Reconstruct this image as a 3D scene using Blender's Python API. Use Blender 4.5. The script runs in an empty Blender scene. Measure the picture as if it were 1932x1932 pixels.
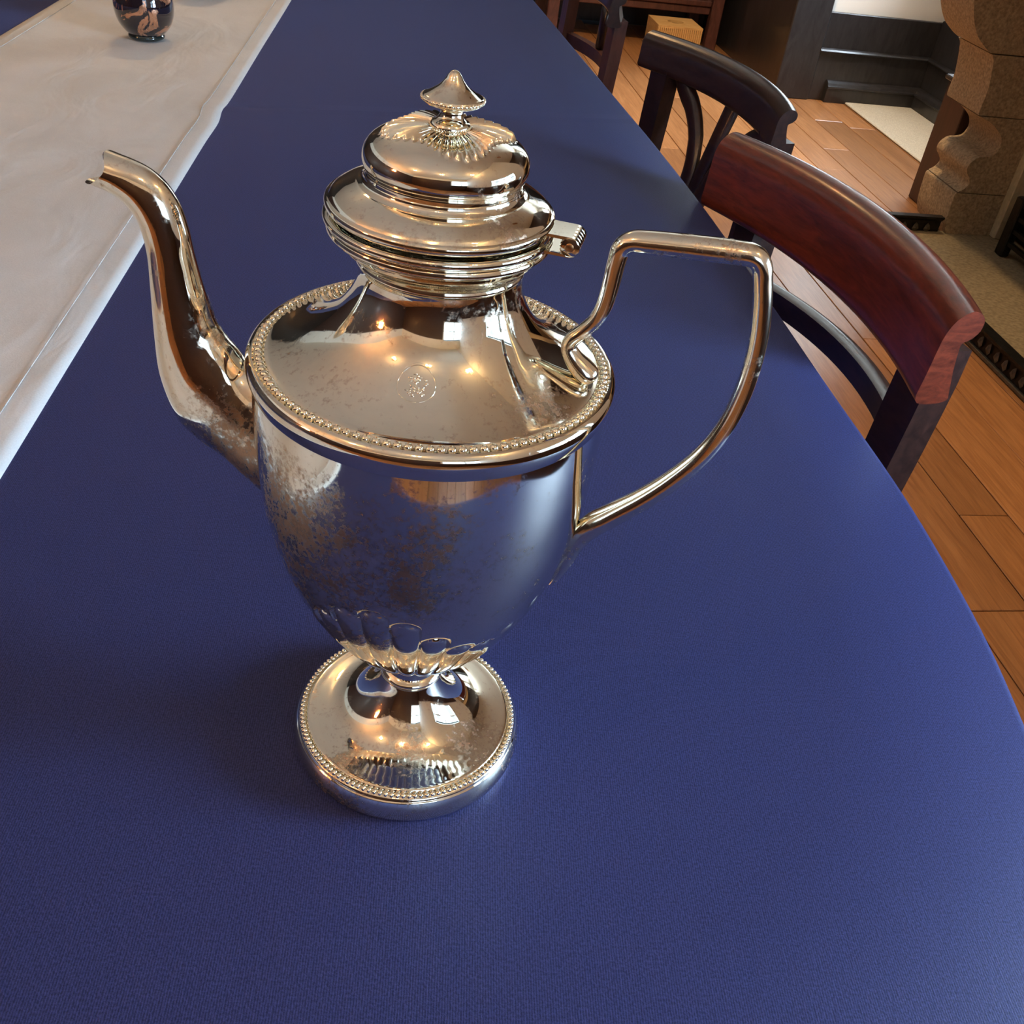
import bpy, math, random
from mathutils import Vector, Matrix
random.seed(7)
PI = math.pi
R = math.radians
sc = bpy.context.scene
COL = sc.collection
TZ = 0.74                     # height of the table top above the floor
ROOM = R(5.7)                 # the room is turned a little against the table view

# ------------------------------------------------------------------ camera
cam_d = bpy.data.cameras.new('camera')
cam = bpy.data.objects.new('camera', cam_d)
COL.objects.link(cam)
sc.camera = cam
cam_d.sensor_width = 36.0
cam_d.lens = 36.0 * 1887.2 / 1932.0
cam_d.clip_start = 0.01
cp, cy_, cr = 0.65105, 0.111756, 0.141342
fw = Vector((math.sin(cy_) * math.cos(cp), math.cos(cy_) * math.cos(cp), -math.sin(cp)))
rt = Vector((math.cos(cy_), -math.sin(cy_), 0))
up = rt.cross(fw)
rt2 = math.cos(cr) * rt + math.sin(cr) * up
up2 = -math.sin(cr) * rt + math.cos(cr) * up
M = Matrix((rt2, up2, -fw)).transposed().to_4x4()
M.translation = Vector((0, -0.31858, TZ + 0.3819))
cam.matrix_world = M

# ------------------------------------------------------------------ light
sc.view_settings.view_transform = 'Standard'
sc.view_settings.look = 'None'
sc.view_settings.gamma = 1.0
sc.view_settings.exposure = 0.38
sc.view_settings.use_curve_mapping = False
sc.cycles.use_denoising = True
sc.cycles.caustics_refractive = False
sc.cycles.blur_glossy = 0.4
sc.cycles.max_bounces = 6
sc.cycles.diffuse_bounces = 3
sc.cycles.glossy_bounces = 5
sc.cycles.use_adaptive_sampling = True
sc.cycles.adaptive_threshold = 0.06
sc.cycles.sample_clamp_indirect = 6.0

world = bpy.data.worlds.new('world')
sc.world = world
world.use_nodes = True
wb = world.node_tree.nodes['Background']
wb.inputs['Color'].default_value = (0.62, 0.76, 1.0, 1)
wb.inputs['Strength'].default_value = 1.2


def window_light(name, x, y, z, w, h, power, col, face):
    """daylight coming in at a window opening; face = angle of the inward normal in the room frame"""
    d = bpy.data.lights.new(name, 'AREA')
    d.shape = 'RECTANGLE'
    d.size, d.size_y = w, h
    d.energy = power
    d.color = col
    o = bpy.data.objects.new(name, d)
    COL.objects.link(o)
    p = Matrix.Rotation(ROOM, 4, 'Z') @ Vector((x, y, z))
    n = Matrix.Rotation(ROOM + face, 4, 'Z') @ Vector((1, 0, 0))
    o.rotation_euler = n.to_track_quat('-Z', 'Z').to_euler()
    o.location = p
    return o


DAY = (0.55, 0.76, 1.0)
window_light('daylight_near_window', 1.42, -0.25, 1.10, 0.9, 0.50, 100, DAY, PI)
window_light('daylight_bay_window', 2.88, 3.62, 1.55, 0.85, 1.3, 150, (0.74, 0.87, 1.0), PI)
window_light('daylight_front_window', 0.75, -2.75, 1.65, 1.2, 1.1, 10, DAY, PI / 2)


# ------------------------------------------------------------------ mesh helpers
def mesh_obj(name, verts, faces, mat, parent=None, smooth=False, loc=None, rotz=None):
    me = bpy.data.meshes.new(name)
    me.from_pydata([tuple(v) for v in verts], [], faces)
    me.update()
    if smooth:
        me.polygons.foreach_set('use_smooth', [True] * len(me.polygons))
    if mat:
        me.materials.append(mat)
    o = bpy.data.objects.new(name, me)
    COL.objects.link(o)
    if parent:
        o.parent = parent
    if loc is not None:
        o.location = loc
    if rotz is not None:
        o.rotation_euler = (0, 0, rotz)
    return o


class MB:
    """collects vertices and faces of one mesh"""
    def __init__(s):
        s.v, s.f = [], []

    def add(s, vs, fs):
        b = len(s.v)
        s.v += [tuple(v) for v in vs]
        s.f += [tuple(i + b for i in f) for f in fs]
        return s

    def box(s, x0, x1, y0, y1, z0, z1, bev=0.0):
        if bev <= 0:
            vs = [(x, y, z) for x in (x0, x1) for y in (y0, y1) for z in (z0, z1)]
            return s.add(vs, [(0, 1, 3, 2), (4, 6, 7, 5), (0, 4, 5, 1), (2, 3, 7, 6), (0, 2, 6, 4), (1, 5, 7, 3)])
        b = bev
        # chamfered prism: octagon-section rings
        def ring(z, i):
            return [(x0 + i + b, y0 + i, z), (x1 - i - b, y0 + i, z), (x1 - i, y0 + i + b, z), (x1 - i, y1 - i - b, z),
                    (x1 - i - b, y1 - i, z), (x0 + i + b, y1 - i, z), (x0 + i, y1 - i - b, z), (x0 + i, y0 + i + b, z)]
        rs = [ring(z0, b), ring(z0 + b, 0), ring(z1 - b, 0), ring(z1, b)]
        vs = [p for r in rs for p in r]
        fs = []
        for k in range(3):
            for j in range(8):
                fs.append((k * 8 + j, k * 8 + (j + 1) % 8, (k + 1) * 8 + (j + 1) % 8, (k + 1) * 8 + j))
        fs.append(tuple(range(7, -1, -1)))
        fs.append(tuple(range(24, 32)))
        return s.add(vs, fs)

    def loft(s, rings, cap=True, closed=True):
        n = len(rings[0])
        vs = [p for r in rings for p in r]
        fs = []
        for k in range(len(rings) - 1):
            for j in range(n if closed else n - 1):
                fs.append((k * n + j, k * n + (j + 1) % n, (k + 1) * n + (j + 1) % n, (k + 1) * n + j))
        if cap and closed:
            fs.append(tuple(range(n - 1, -1, -1)))
            fs.append(tuple((len(rings) - 1) * n + j for j in range(n)))
        return s.add(vs, fs)

    def tube(s, path, rad, n=12, flat=1.0, side=None, cap=True):
        """tube along path with a radius per point; flat scales the radius across `side`"""
        path = [Vector(p) for p in path]
        if not hasattr(rad, '__len__'):
            rad = [rad] * len(path)
        rings = []
        prev = None
        for i, p in enumerate(path):
            t = (path[min(i + 1, len(path) - 1)] - path[max(i - 1, 0)]).normalized()
            if side is not None:
                b = Vector(side)
                b = (b - b.dot(t) * t).normalized()
            elif prev is None:
                a = Vector((0, 0, 1)) if abs(t.z) < 0.9 else Vector((1, 0, 0))
                b = (a - a.dot(t) * t).normalized()
            else:
                b = (prev - prev.dot(t) * t).normalized()
            prev = b
            c = t.cross(b)
            rings.append([p + rad[i] * (flat * math.cos(2 * PI * j / n) * b + math.sin(2 * PI * j / n) * c) for j in range(n)])
        return s.loft(rings, cap)

    def lathe(s, prof, n=64, c=(0, 0, 0), cap=True):
        rings = [[(c[0] + r * math.cos(2 * PI * j / n), c[1] + r * math.sin(2 * PI * j / n), c[2] + z) for j in range(n)] for r, z in prof]
        return s.loft(rings, cap)

    def extrude(s, poly, axis, a, b):
        """poly of 2-D points swept along axis from a to b; the 2-D points fill the other two axes in order"""
        def P(u, v, w):
            return {'x': (w, u, v), 'y': (u, w, v), 'z': (u, v, w)}[axis]
        return s.loft([[P(u, v, a) for u, v in poly], [P(u, v, b) for u, v in poly]])

    def build(s, name, mat, parent=None, smooth=False, loc=None, rotz=None):
        o = mesh_obj(name, s.v, s.f, mat, parent, smooth, loc, rotz)
        return o


def fix_normals(o):
    import bmesh
    bm = bmesh.new()
    bm.from_mesh(o.data)
    bmesh.ops.recalc_face_normals(bm, faces=bm.faces)
    bm.to_mesh(o.data)
    bm.free()
    return o


def auto_smooth(o, ang=35):
    import bmesh
    bm = bmesh.new()
    bm.from_mesh(o.data)
    bmesh.ops.recalc_face_normals(bm, faces=bm.faces)
    a = R(ang)
    for f in bm.faces:
        f.smooth = True
    for e in bm.edges:
        e.smooth = not (len(e.link_faces) == 2 and e.calc_face_angle(0) > a)
    bm.to_mesh(o.data)
    bm.free()
    return o


def catmull(pts, sub=6):
    """smooth curve through pts (tuples of any size)"""
    P = [tuple(p) for p in pts]
    out = []
    n = len(P)
    for i in range(n - 1):
        p0, p1, p2, p3 = P[max(i - 1, 0)], P[i], P[i + 1], P[min(i + 2, n - 1)]
        for k in range(sub):
            t = k / sub
            out.append(tuple(0.5 * (2 * b + (c - a) * t + (2 * a - 5 * b + 4 * c - d) * t * t + (3 * b - a - 3 * c + d) * t ** 3)
                             for a, b, c, d in zip(p0, p1, p2, p3)))
    out.append(P[-1])
    return out


def empty(name, loc=(0, 0, 0), rotz=0.0):
    o = bpy.data.objects.new(name, None)
    o.empty_display_size = 0.05
    COL.objects.link(o)
    o.location = loc
    o.rotation_euler = (0, 0, rotz)
    return o


def tag(o, label=None, cat=None, group=None, kind=None):
    if label:
        o['label'] = label
    if cat:
        o['category'] = cat
    if group:
        o['group'] = group
    if kind:
        o['kind'] = kind
    return o


def smooth01(a, b, x):
    t = min(1, max(0, (x - a) / (b - a)))
    return t * t * (3 - 2 * t)


# ------------------------------------------------------------------ materials
def new_mat(name):
    m = bpy.data.materials.new(name)
    m.use_nodes = True
    nt = m.node_tree
    b = nt.nodes['Principled BSDF']
    return m, nt, b


def N(nt, typ, **kw):
    n = nt.nodes.new(typ)
    for k, v in kw.items():
        if k in n.inputs:
            n.inputs[k].default_value = v
        else:
            setattr(n, k, v)
    return n


def ramp(nt, stops, src=None):
    n = nt.nodes.new('ShaderNodeValToRGB')
    el = n.color_ramp.elements
    while len(el) < len(stops):
        el.new(0.5)
    for e, (p, c) in zip(el, stops):
        e.position = p
        e.color = (*c, 1) if len(c) == 3 else c
    if src is not None:
        nt.links.new(src, n.inputs[0])
    return n


def coords(nt, scale=(1, 1, 1), kind='Object'):
    tc = nt.nodes.new('ShaderNodeTexCoord')
    mp = nt.nodes.new('ShaderNodeMapping')
    mp.inputs['Scale'].default_value = scale
    nt.links.new(tc.outputs[kind], mp.inputs['Vector'])
    return mp.outputs['Vector']


def noise(nt, vec, scale, detail=4, rough=0.55, dist=0.0):
    n = nt.nodes.new('ShaderNodeTexNoise')
    n.inputs['Scale'].default_value = scale
    n.inputs['Detail'].default_value = detail
    n.inputs['Roughness'].default_value = rough
    n.inputs['Distortion'].default_value = dist
    nt.links.new(vec, n.inputs['Vector'])
    return n.outputs['Fac']


def math_n(nt, op, a, b=None, clamp=False):
    n = nt.nodes.new('ShaderNodeMath')
    n.operation = op
    n.use_clamp = clamp
    for i, v in enumerate((a, b)):
        if v is None:
            continue
        if hasattr(v, 'node'):
            nt.links.new(v, n.inputs[i])
        else:
            n.inputs[i].default_value = v
    return n.outputs[0]


def mix_col(nt, fac, a, b, mode='MIX'):
    n = nt.nodes.new('ShaderNodeMix')
    n.data_type = 'RGBA'
    n.blend_type = mode
    for i, v in ((0, fac), (6, a), (7, b)):
        if hasattr(v, 'node'):
            nt.links.new(v, n.inputs[i])
        elif i == 0:
            n.inputs[0].default_value = v
        else:
            n.inputs[i].default_value = (*v, 1)
    return n.outputs[2]


def bump(nt, b, height, strength=0.3, dist=0.001, prev=None):
    n = nt.nodes.new('ShaderNodeBump')
    n.inputs['Strength'].default_value = strength
    n.inputs['Distance'].default_value = dist
    nt.links.new(height, n.inputs['Height'])
    if prev is not None:
        nt.links.new(prev, n.inputs['Normal'])
    nt.links.new(n.outputs['Normal'], b.inputs['Normal'])
    return n.outputs['Normal']


def plain(name, col, rough=0.5, metal=0.0, var=0.12, scale=30, bmp=0.0, spec=0.5, stretch=(1, 1, 1), coat=0.0):
    m, nt, b = new_mat(name)
    v = coords(nt, stretch)
    f = noise(nt, v, scale, 3)
    lo = tuple(c * (1 - var) for c in col)
    hi = tuple(min(1, c * (1 + var)) for c in col)
    rp = ramp(nt, [(0.3, lo), (0.7, hi)], f)
    nt.links.new(rp.outputs[0], b.inputs['Base Color'])
    b.inputs['Roughness'].default_value = rough
    b.inputs['Metallic'].default_value = metal
    b.inputs['Specular IOR Level'].default_value = spec
    b.inputs['Coat Weight'].default_value = coat
    b.inputs['Coat Roughness'].default_value = 0.12
    if bmp:
        bump(nt, b, f, bmp, 0.002)
    return m


def wood(name, dark, light, rough=0.3, grain=(14, 1.2, 14), scale=6, coat=0.3, rand=0.0, coat_rough=0.15):
    m, nt, b = new_mat(name)
    v = coords(nt, grain)
    f = noise(nt, v, scale, 4, 0.6, 1.2)
    f2 = noise(nt, v, scale * 5, 3, 0.6)
    s = math_n(nt, 'ADD', math_n(nt, 'MULTIPLY', f, 0.75), math_n(nt, 'MULTIPLY', f2, 0.25))
    rp = ramp(nt, [(0.3, dark), (0.68, light)], s)
    colr = rp.outputs[0]
    if rand:
        oi = nt.nodes.new('ShaderNodeObjectInfo')
        r2 = ramp(nt, [(0, (1 - rand,) * 3), (1, (1 + rand * 0.6,) * 3)], oi.outputs['Random'])
        colr = mix_col(nt, 1.0, colr, r2.outputs[0], 'MULTIPLY')
        # shift the grain for each plank
        ad = nt.nodes.new('ShaderNodeVectorMath')
        ad.operation = 'ADD'
        nt.links.new(v, ad.inputs[0])
        mul = math_n(nt, 'MULTIPLY', oi.outputs['Random'], 37.0)
        nt.links.new(mul, ad.inputs[1])
        for n in nt.nodes:
            if n.bl_idname == 'ShaderNodeTexNoise':
                nt.links.new(ad.outputs[0], n.inputs['Vector'])
    nt.links.new(colr, b.inputs['Base Color'])
    b.inputs['Roughness'].default_value = rough
    b.inputs['Coat Weight'].default_value = coat
    b.inputs['Coat Roughness'].default_value = coat_rough
    bump(nt, b, f2, 0.08, 0.001)
    return m


def silver_mat(name, tarnish, base=(0.92, 0.88, 0.75), rough=0.03, thr=0.64):
    """silver plate with speckled brown tarnish; tarnish = (amount, centre, radius) patches in object space"""
    m, nt, b = new_mat(name)
    v = coords(nt)
    fine = noise(nt, v, 420, 4, 0.7, 0.2)
    mid = noise(nt, v, 60, 4, 0.62, 0.3)
    mask = None
    for amt, c, rad in tarnish:
        d = nt.nodes.new('ShaderNodeVectorMath')
        d.operation = 'DISTANCE'
        nt.links.new(v, d.inputs[0])
        d.inputs[1].default_value = c
        mr = nt.nodes.new('ShaderNodeMapRange')
        mr.interpolation_type = 'SMOOTHSTEP'
        nt.links.new(d.outputs['Value'], mr.inputs['Value'])
        mr.inputs['From Min'].default_value = rad * 0.25
        mr.inputs['From Max'].default_value = rad
        mr.inputs['To Min'].default_value = amt
        mr.inputs['To Max'].default_value = 0.0
        mask = mr.outputs[0] if mask is None else math_n(nt, 'MAXIMUM', mask, mr.outputs[0])
    base_t = 0.07
    mask = math_n(nt, 'MAXIMUM', mask, base_t) if mask is not None else math_n(nt, 'ADD', base_t, 0.0)
    th = math_n(nt, 'ADD', math_n(nt, 'MULTIPLY', fine, 0.62), math_n(nt, 'MULTIPLY', mid, 0.5))
    s = math_n(nt, 'ADD', th, math_n(nt, 'MULTIPLY', mask, 0.34))
    fac = ramp(nt, [(thr + 0.0, (0, 0, 0)), (thr + 0.18, (1, 1, 1))], s)
    tcol = ramp(nt, [(0.40, (0.10, 0.055, 0.032)), (0.56, (0.46, 0.265, 0.14))], fine)
    c = mix_col(nt, math_n(nt, 'MULTIPLY', fac.outputs[0], 0.85), base, tcol.outputs[0])
    nt.links.new(c, b.inputs['Base Color'])
    rg = math_n(nt, 'ADD', math_n(nt, 'MULTIPLY', fac.outputs[0], 0.36), math_n(nt, 'ADD', rough, math_n(nt, 'MULTIPLY', mid, 0.03)))
    nt.links.new(rg, b.inputs['Roughness'])
    b.inputs['Metallic'].default_value = 1.0
    h = noise(nt, v, 24, 2)
    bump(nt, b, h, 0.05, 0.0012)
    return m


M_body = silver_mat('silver_body', [(0.62, (-0.048, -0.05, 0.155), 0.055), (0.55, (-0.012, -0.062, 0.16), 0.048), (0.40, (-0.03, -0.045, 0.12), 0.045), (0.42, (0.034, -0.036, 0.212), 0.022), (0.35, (0.02, -0.02, 0.24), 0.03)])
M_foot = silver_mat('silver_foot', [(0.4, (0.035, -0.02, 0.02), 0.03), (0.5, (-0.03, -0.045, 0.005), 0.03), (0.4, (0, -0.03, 0.02), 0.02)])
M_lid = silver_mat('silver_lid', [(0.3, (0.02, -0.025, 0.265), 0.03)])
M_spout = silver_mat('silver_spout', [(0.75, (-0.075, 0.0, 0.155), 0.035), (0.5, (-0.082, 0.03, 0.2), 0.03)])
M_handle = silver_mat('silver_handle', [(0.3, (0.08, -0.03, 0.262), 0.03)], rough=0.11)
M_brass = plain('worn_brass_pin', (0.55, 0.30, 0.14), 0.3, 1.0, 0.2, 300)


def cloth_mat():
    m, nt, b = new_mat('navy_satin_cloth')
    v = coords(nt)
    sp = noise(nt, v, 900, 2, 0.7)
    w = nt.nodes.new('ShaderNodeTexWave')
    w.inputs['Scale'].default_value = 300
    w.inputs['Distortion'].default_value = 1.2
    w.inputs['Detail'].default_value = 1
    w.inputs['Detail Scale'].default_value = 3
    nt.links.new(coords(nt, (1.0, 0.35, 1)), w.inputs['Vector'])
    weave = math_n(nt, 'ADD', math_n(nt, 'MULTIPLY', sp, 0.8), math_n(nt, 'MULTIPLY', w.outputs['Fac'], 0.2))
    c1 = ramp(nt, [(0.36, (0.014, 0.018, 0.066)), (0.66, (0.035, 0.043, 0.146))], weave)
    nt.links.new(c1.outputs[0], b.inputs['Base Color'])
    b.inputs['Roughness'].default_value = 0.52
    b.inputs['Specular IOR Level'].default_value = 0.16
    b.inputs['Sheen Weight'].default_value = 0.12
    b.inputs['Sheen Roughness'].default_value = 0.35
    b.inputs['Sheen Tint'].default_value = (0.25, 0.42, 1.0, 1)
    # twill weave and the pressed fold across the cloth
    h = math_n(nt, 'ADD', math_n(nt, 'MULTIPLY', w.outputs['Fac'], 0.16), math_n(nt, 'MULTIPLY', sp, 1.0))
    n1 = bump(nt, b, h, 0.22, 0.0006)
    n2 = n1
    sx = nt.nodes.new('ShaderNodeSeparateXYZ')
    nt.links.new(coords(nt), sx.inputs[0])
    fold = math_n(nt, 'ABSOLUTE', math_n(nt, 'SUBTRACT', math_n(nt, 'SUBTRACT', sx.outputs['Y'], math_n(nt, 'MULTIPLY', sx.outputs['X'], 0.26)), 1.003))
    fr = ramp(nt, [(0.0, (1, 1, 1)), (0.02, (0, 0, 0))], fold)
    bump(nt, b, fr.outputs[0], 0.25, 0.002, n2)
    return m


def linen_mat():
    m, nt, b = new_mat('cream_linen')
    v = coords(nt)
    f = noise(nt, v, 700, 3, 0.7)
    g = noise(nt, v, 9, 4, 0.6)
    c = ramp(nt, [(0.3, (0.50, 0.51, 0.51)), (0.7, (0.63, 0.64, 0.635))], math_n(nt, 'ADD', math_n(nt, 'MULTIPLY', f, 0.45), math_n(nt, 'MULTIPLY', g, 0.55)))
    nt.links.new(c.outputs[0], b.inputs['Base Color'])
    b.inputs['Roughness'].default_value = 0.85
    b.inputs['Specular IOR Level'].default_value = 0.2
    n1 = bump(nt, b, f, 0.25, 0.0006)
    bump(nt, b, noise(nt, coords(nt, (1, 0.5, 1)), 14, 3, 0.5, 1.0), 0.35, 0.008, n1)
    return m


M_cloth = cloth_mat()
M_linen = linen_mat()
M_mahog = wood('red_mahogany', (0.055, 0.010, 0.006), (0.20, 0.038, 0.017), 0.30, (3, 10, 22), 5, 0.5)
M_darkwood = wood('dark_chair_wood', (0.012, 0.007, 0.007), (0.05, 0.022, 0.017), 0.28, (3, 12, 12), 5, 0.5)
M_plank = wood('floor_plank_wood', (0.27, 0.115, 0.042), (0.50, 0.245, 0.100), 0.34, (16, 0.9, 16), 5, 0.7, 0.28, 0.26)
M_gap = plain('floor_gap', (0.02, 0.012, 0.008), 0.9)
M_panel = wood('blackened_panel', (0.012, 0.012, 0.014), (0.035, 0.034, 0.038), 0.38, (4, 4, 1.0), 6, 0.3)
M_brownboard = wood('brown_board', (0.030, 0.013, 0.009), (0.055, 0.024, 0.016), 0.5, (10, 10, 1), 4, 0.05)
M_cabinet = wood('cabinet_wood', (0.05, 0.018, 0.014), (0.14, 0.055, 0.042), 0.4, (6, 6, 2), 5, 0.2)
M_pine = wood('pale_pine', (0.50, 0.29, 0.10), (0.72, 0.47, 0.20), 0.6, (2, 12, 12), 5, 0.0)
M_stone = plain('sandstone', (0.38, 0.30, 0.205), 0.92, 0, 0.35, 130, 0.6, 0.2)
M_stone2 = plain('pale_stone_slip', (0.50, 0.44, 0.31), 0.85, 0, 0.12, 60, 0.2, 0.2)
M_hearth = plain('hearth_stone', (0.27, 0.225, 0.15), 0.85, 0, 0.25, 90, 0.3, 0.2)
M_carpet = plain('pale_grey_carpet', (0.60, 0.59, 0.52), 1.0, 0, 0.22, 260, 0.9, 0.1)
M_iron = plain('black_cast_iron', (0.020, 0.019, 0.018), 0.42, 0.6, 0.4, 60, 0.3)
M_fender = plain('worn_fender_metal', (0.16, 0.145, 0.12), 0.45, 0.6, 0.3, 80, 0.2)
M_white = plain('white_plaster', (0.78, 0.78, 0.74), 0.9, 0, 0.03, 4)
M_ceil = plain('cream_ceiling', (0.88, 0.85, 0.75), 0.9, 0, 0.03, 4)
M_seat = plain('dark_seat_leather', (0.03, 0.02, 0.02), 0.5, 0, 0.2, 40)
M_frame = plain('white_window_paint', (0.7, 0.7, 0.66), 0.5)
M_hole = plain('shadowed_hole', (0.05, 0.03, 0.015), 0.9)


def emit_mat(name, col, strength):
    m, nt, b = new_mat(name)
    b.inputs['Base Color'].default_value = (*col, 1)
    b.inputs['Emission Color'].default_value = (*col, 1)
    b.inputs['Emission Strength'].default_value = strength
    return m


def vase_mat():
    m, nt, b = new_mat('dark_glass_with_copper')
    v = coords(nt)
    f = noise(nt, v, 38, 4, 0.55, 1.6)
    k = ramp(nt, [(0.53, (0, 0, 0)), (0.57, (1, 1, 1))], f)
    c = mix_col(nt, k.outputs[0], (0.012, 0.008, 0.012), (0.62, 0.30, 0.17))
    nt.links.new(c, b.inputs['Base Color'])
    nt.links.new(math_n(nt, 'MULTIPLY', k.outputs[0], 0.8), b.inputs['Metallic'])
    nt.links.new(math_n(nt, 'ADD', math_n(nt, 'MULTIPLY', k.outputs[0], 0.2), 0.05), b.inputs['Roughness'])
    b.inputs['Coat Weight'].default_value = 1.0
    b.inputs['Coat Roughness'].default_value = 0.03
    return m


M_vase = vase_mat()
M_vasefoot = plain('dark_green_glass_foot', (0.010, 0.018, 0.018), 0.05, 0, 0.1, 30, 0, 0.8)

# ------------------------------------------------------------------ the room
XL, XR, YF, YB, ZC = -3.0, 2.56, -2.6, 4.21, 2.75
YA = 5.4                      # back of the alcove


def structure(name, mb, mat, parent=None, smooth=False):
    o = mb.build(name, mat, parent, smooth, rotz=None if parent else ROOM)
    fix_normals(o)
    if not parent:
        o['kind'] = 'structure'
    return o


floor = structure('floor', MB().box(XL - .2, XR + .2, YF - .2, YA + .2, -0.10, -0.012), M_gap)
# planks: one object each
edges = [1.19, 1.30, 1.445, 1.575, 1.70, 1.815, 1.93, 2.06, 2.18, 2.31, 2.44, 2.56]
x = 1.19
while x > XL + 0.15:
    x -= random.choice((0.115, 0.13, 0.14))
    edges.insert(0, x)
edges[0] = XL
for a, b in zip(edges[:-1], edges[1:]):
    y = YF - random.random() * 1.5
    if abs(a - 1.93) < 1e-6:
        y = 3.866 - 2 * 2.2
    while y < YA:
        L = 2.2 if abs(a - 1.93) < 1e-6 else random.uniform(1.7, 2.7)
        y0, y1 = max(y, YF), min(y + L, YA)
        y += L
        if y1 - y0 < 0.1:
            continue
        w2, l2 = (b - a) / 2, (y1 - y0) / 2
        g = 0.0013
        mb = MB().box(-w2 + g, w2 - g, -l2 + g, l2 - g, -0.02, 0.0, 0.0012)
        p = mb.build('plank', M_plank, floor)
        p.location = (a + w2, y0 + l2, random.uniform(-0.0008, 0.0))

ceiling = structure('ceiling', MB().box(XL - .2, XR + .2, YF - .2, YA + .2, ZC, ZC + 0.1), M_ceil)


def holed_wall(x0, x1, z0, z1, holes):
    """rectangles (u0,u1,z0,z1) of a wall left after cutting window holes, as strips along u"""
    out = []
    us = sorted({x0, x1} | {h[0] for h in holes} | {h[1] for h in holes})
    for a, b in zip(us[:-1], us[1:]):
        hs = [h for h in holes if h[0] <= a + 1e-6 and h[1] >= b - 1e-6]
        z = z0
        for h in sorted(hs, key=lambda q: q[2]):
            out.append((a, b, z, h[2]))
            z = h[3]
        out.append((a, b, z, z1))
    return out


XN = 1.15                     # unseen near wall, set further in so its window light falls off faster
holes_r = [(-0.70, 0.20, 0.85, 1.35), (3.2, 4.05, 0.90, 2.2)]
mb = MB()
for a, b, z0, z1 in holed_wall(YF, YB, 0, ZC, holes_r + [(0.62, 0.74, 0, 0)]):
    xw = XN if b < 0.7 else XR
    mb.box(xw, xw + (0.25 if xw == XN else 0.30), a, b, z0, z1)
mb.box(XN, XR, 0.62, 0.74, 0, ZC)
wall_right = structure('wall_right', mb, M_white)
mb = MB()
for a, b, z0, z1 in holed_wall(XL - .1, XR, 0, ZC, [(0.15, 1.35, 1.1, 2.2)]):
    mb.box(a, b, YF - 0.12, YF, z0, z1)
wall_front = structure('wall_front', mb, M_white)
wall_left = structure('wall_left', MB().box(XL - 0.12, XL, YF, YA, 0, ZC), M_white)
wall_alcove = structure('wall_alcove', MB().box(XL, 1.95, YA, YA + 0.12, 0, ZC).box(1.86, 1.95, YB + 0.12, YA, 0, ZC), M_panel)
wall_back = structure('wall_back', MB().box(1.90, XR + 0.12, YB, YB + 0.12, 0, ZC), M_white)

# window frames (outside the picture, they break up the daylight)
for k, (a, b, z0, z1) in enumerate(holes_r):
    XR0 = XR
    XR = XN if k == 0 else XR
    fr = MB().box(XR - 0.02, XR + 0.10, a - 0.05, a, z0 - .05, z1 + .05).box(XR - 0.02, XR + 0.10, b, b + 0.05, z0 - .05, z1 + .05)
    fr.box(XR - 0.02, XR + 0.10, a, b, z1, z1 + 0.05).box(XR - 0.04, XR + 0.10, a, b, z0 - 0.05, z0)
    w = structure('window_%d' % (k + 1), fr, M_frame)
    nm = 3 if b - a > 1 else 2
    for i in range(1, nm):
        yy = a + (b - a) * i / nm
        structure('mullion', MB().box(XR + 0.03, XR + 0.07, yy - 0.02, yy + 0.02, z0, z1), M_frame, w)
    zz = z0 + (z1 - z0) * 0.55
    structure('transom', MB().box(XR + 0.03, XR + 0.07, a, b, zz - 0.02, zz + 0.02), M_frame, w)
    XR = XR0

fr = MB().box(0.10, 0.15, YF - 0.1, YF + .02, 1.05, 2.25).box(1.35, 1.40, YF - 0.1, YF + .02, 1.05, 2.25).box(.15, 1.35, YF - 0.1, YF + .02, 2.2, 2.25).box(.15, 1.35, YF - 0.1, YF + .04, 1.05, 1.10)
w = structure('window_3', fr, M_frame)
structure('mullion', MB().box(0.73, 0.77, YF - 0.07, YF - .03, 1.1, 2.2), M_frame, w)
structure('transom', MB().box(.15, 1.35, YF - 0.07, YF - .03, 1.63, 1.67), M_frame, w)

# black panelling of the far wall: base 0.36 m high with two rails, pilaster at its left
pil = structure('pilaster', MB().box(1.848, 2.015, YB - 0.035, YB + .13, 0, ZC - .01, 0.004), M_panel, wall_back)
structure('dado_board', MB().box(2.015, XR, YB - 0.02, YB, 0.21, 0.362, 0.003), M_panel, wall_back)
structure('dado_board', MB().box(2.015, XR, YB - 0.02, YB, 0.0, 0.21, 0.003), M_panel, wall_back)
structure('dado_rail', MB().extrude([(YB - 0.02, 0.200), (YB - 0.034, 0.203), (YB - 0.040, 0.209), (YB - 0.034, 0.215), (YB - 0.02, 0.219)], 'x', 2.012, XR - .02), M_panel, wall_back)
SK = [(0.0, 0.0), (0.030, 0.0), (0.030, 0.058), (0.036, 0.062), (0.036, 0.068), (0.028, 0.072), (0.024, 0.080), (0.012, 0.088), (0.0, 0.090)]
structure('skirting_board', MB().extrude([(YB - .02 - a, z) for a, z in SK], 'x', 2.085, XR - .02), M_panel, wall_back)
# the same panelling on the right wall beyond the chimney breast
structure('dado_board', MB().box(XR - 0.02, XR, 3.02, YB - .02, 0.0, 0.372, 0.003), M_panel, wall_right)
structure('dado_rail', MB().extrude([(XR - 0.02, 0.200), (XR - 0.034, 0.203), (XR - 0.040, 0.209), (XR - 0.034, 0.215), (XR - 0.02, 0.219)], 'y', 3.02, YB - .02), M_panel, wall_right)
structure('skirting_board', MB().extrude([(XR - .02 - a, z) for a, z in SK], 'y', 3.02, YB - .02), M_panel, wall_right)
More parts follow.
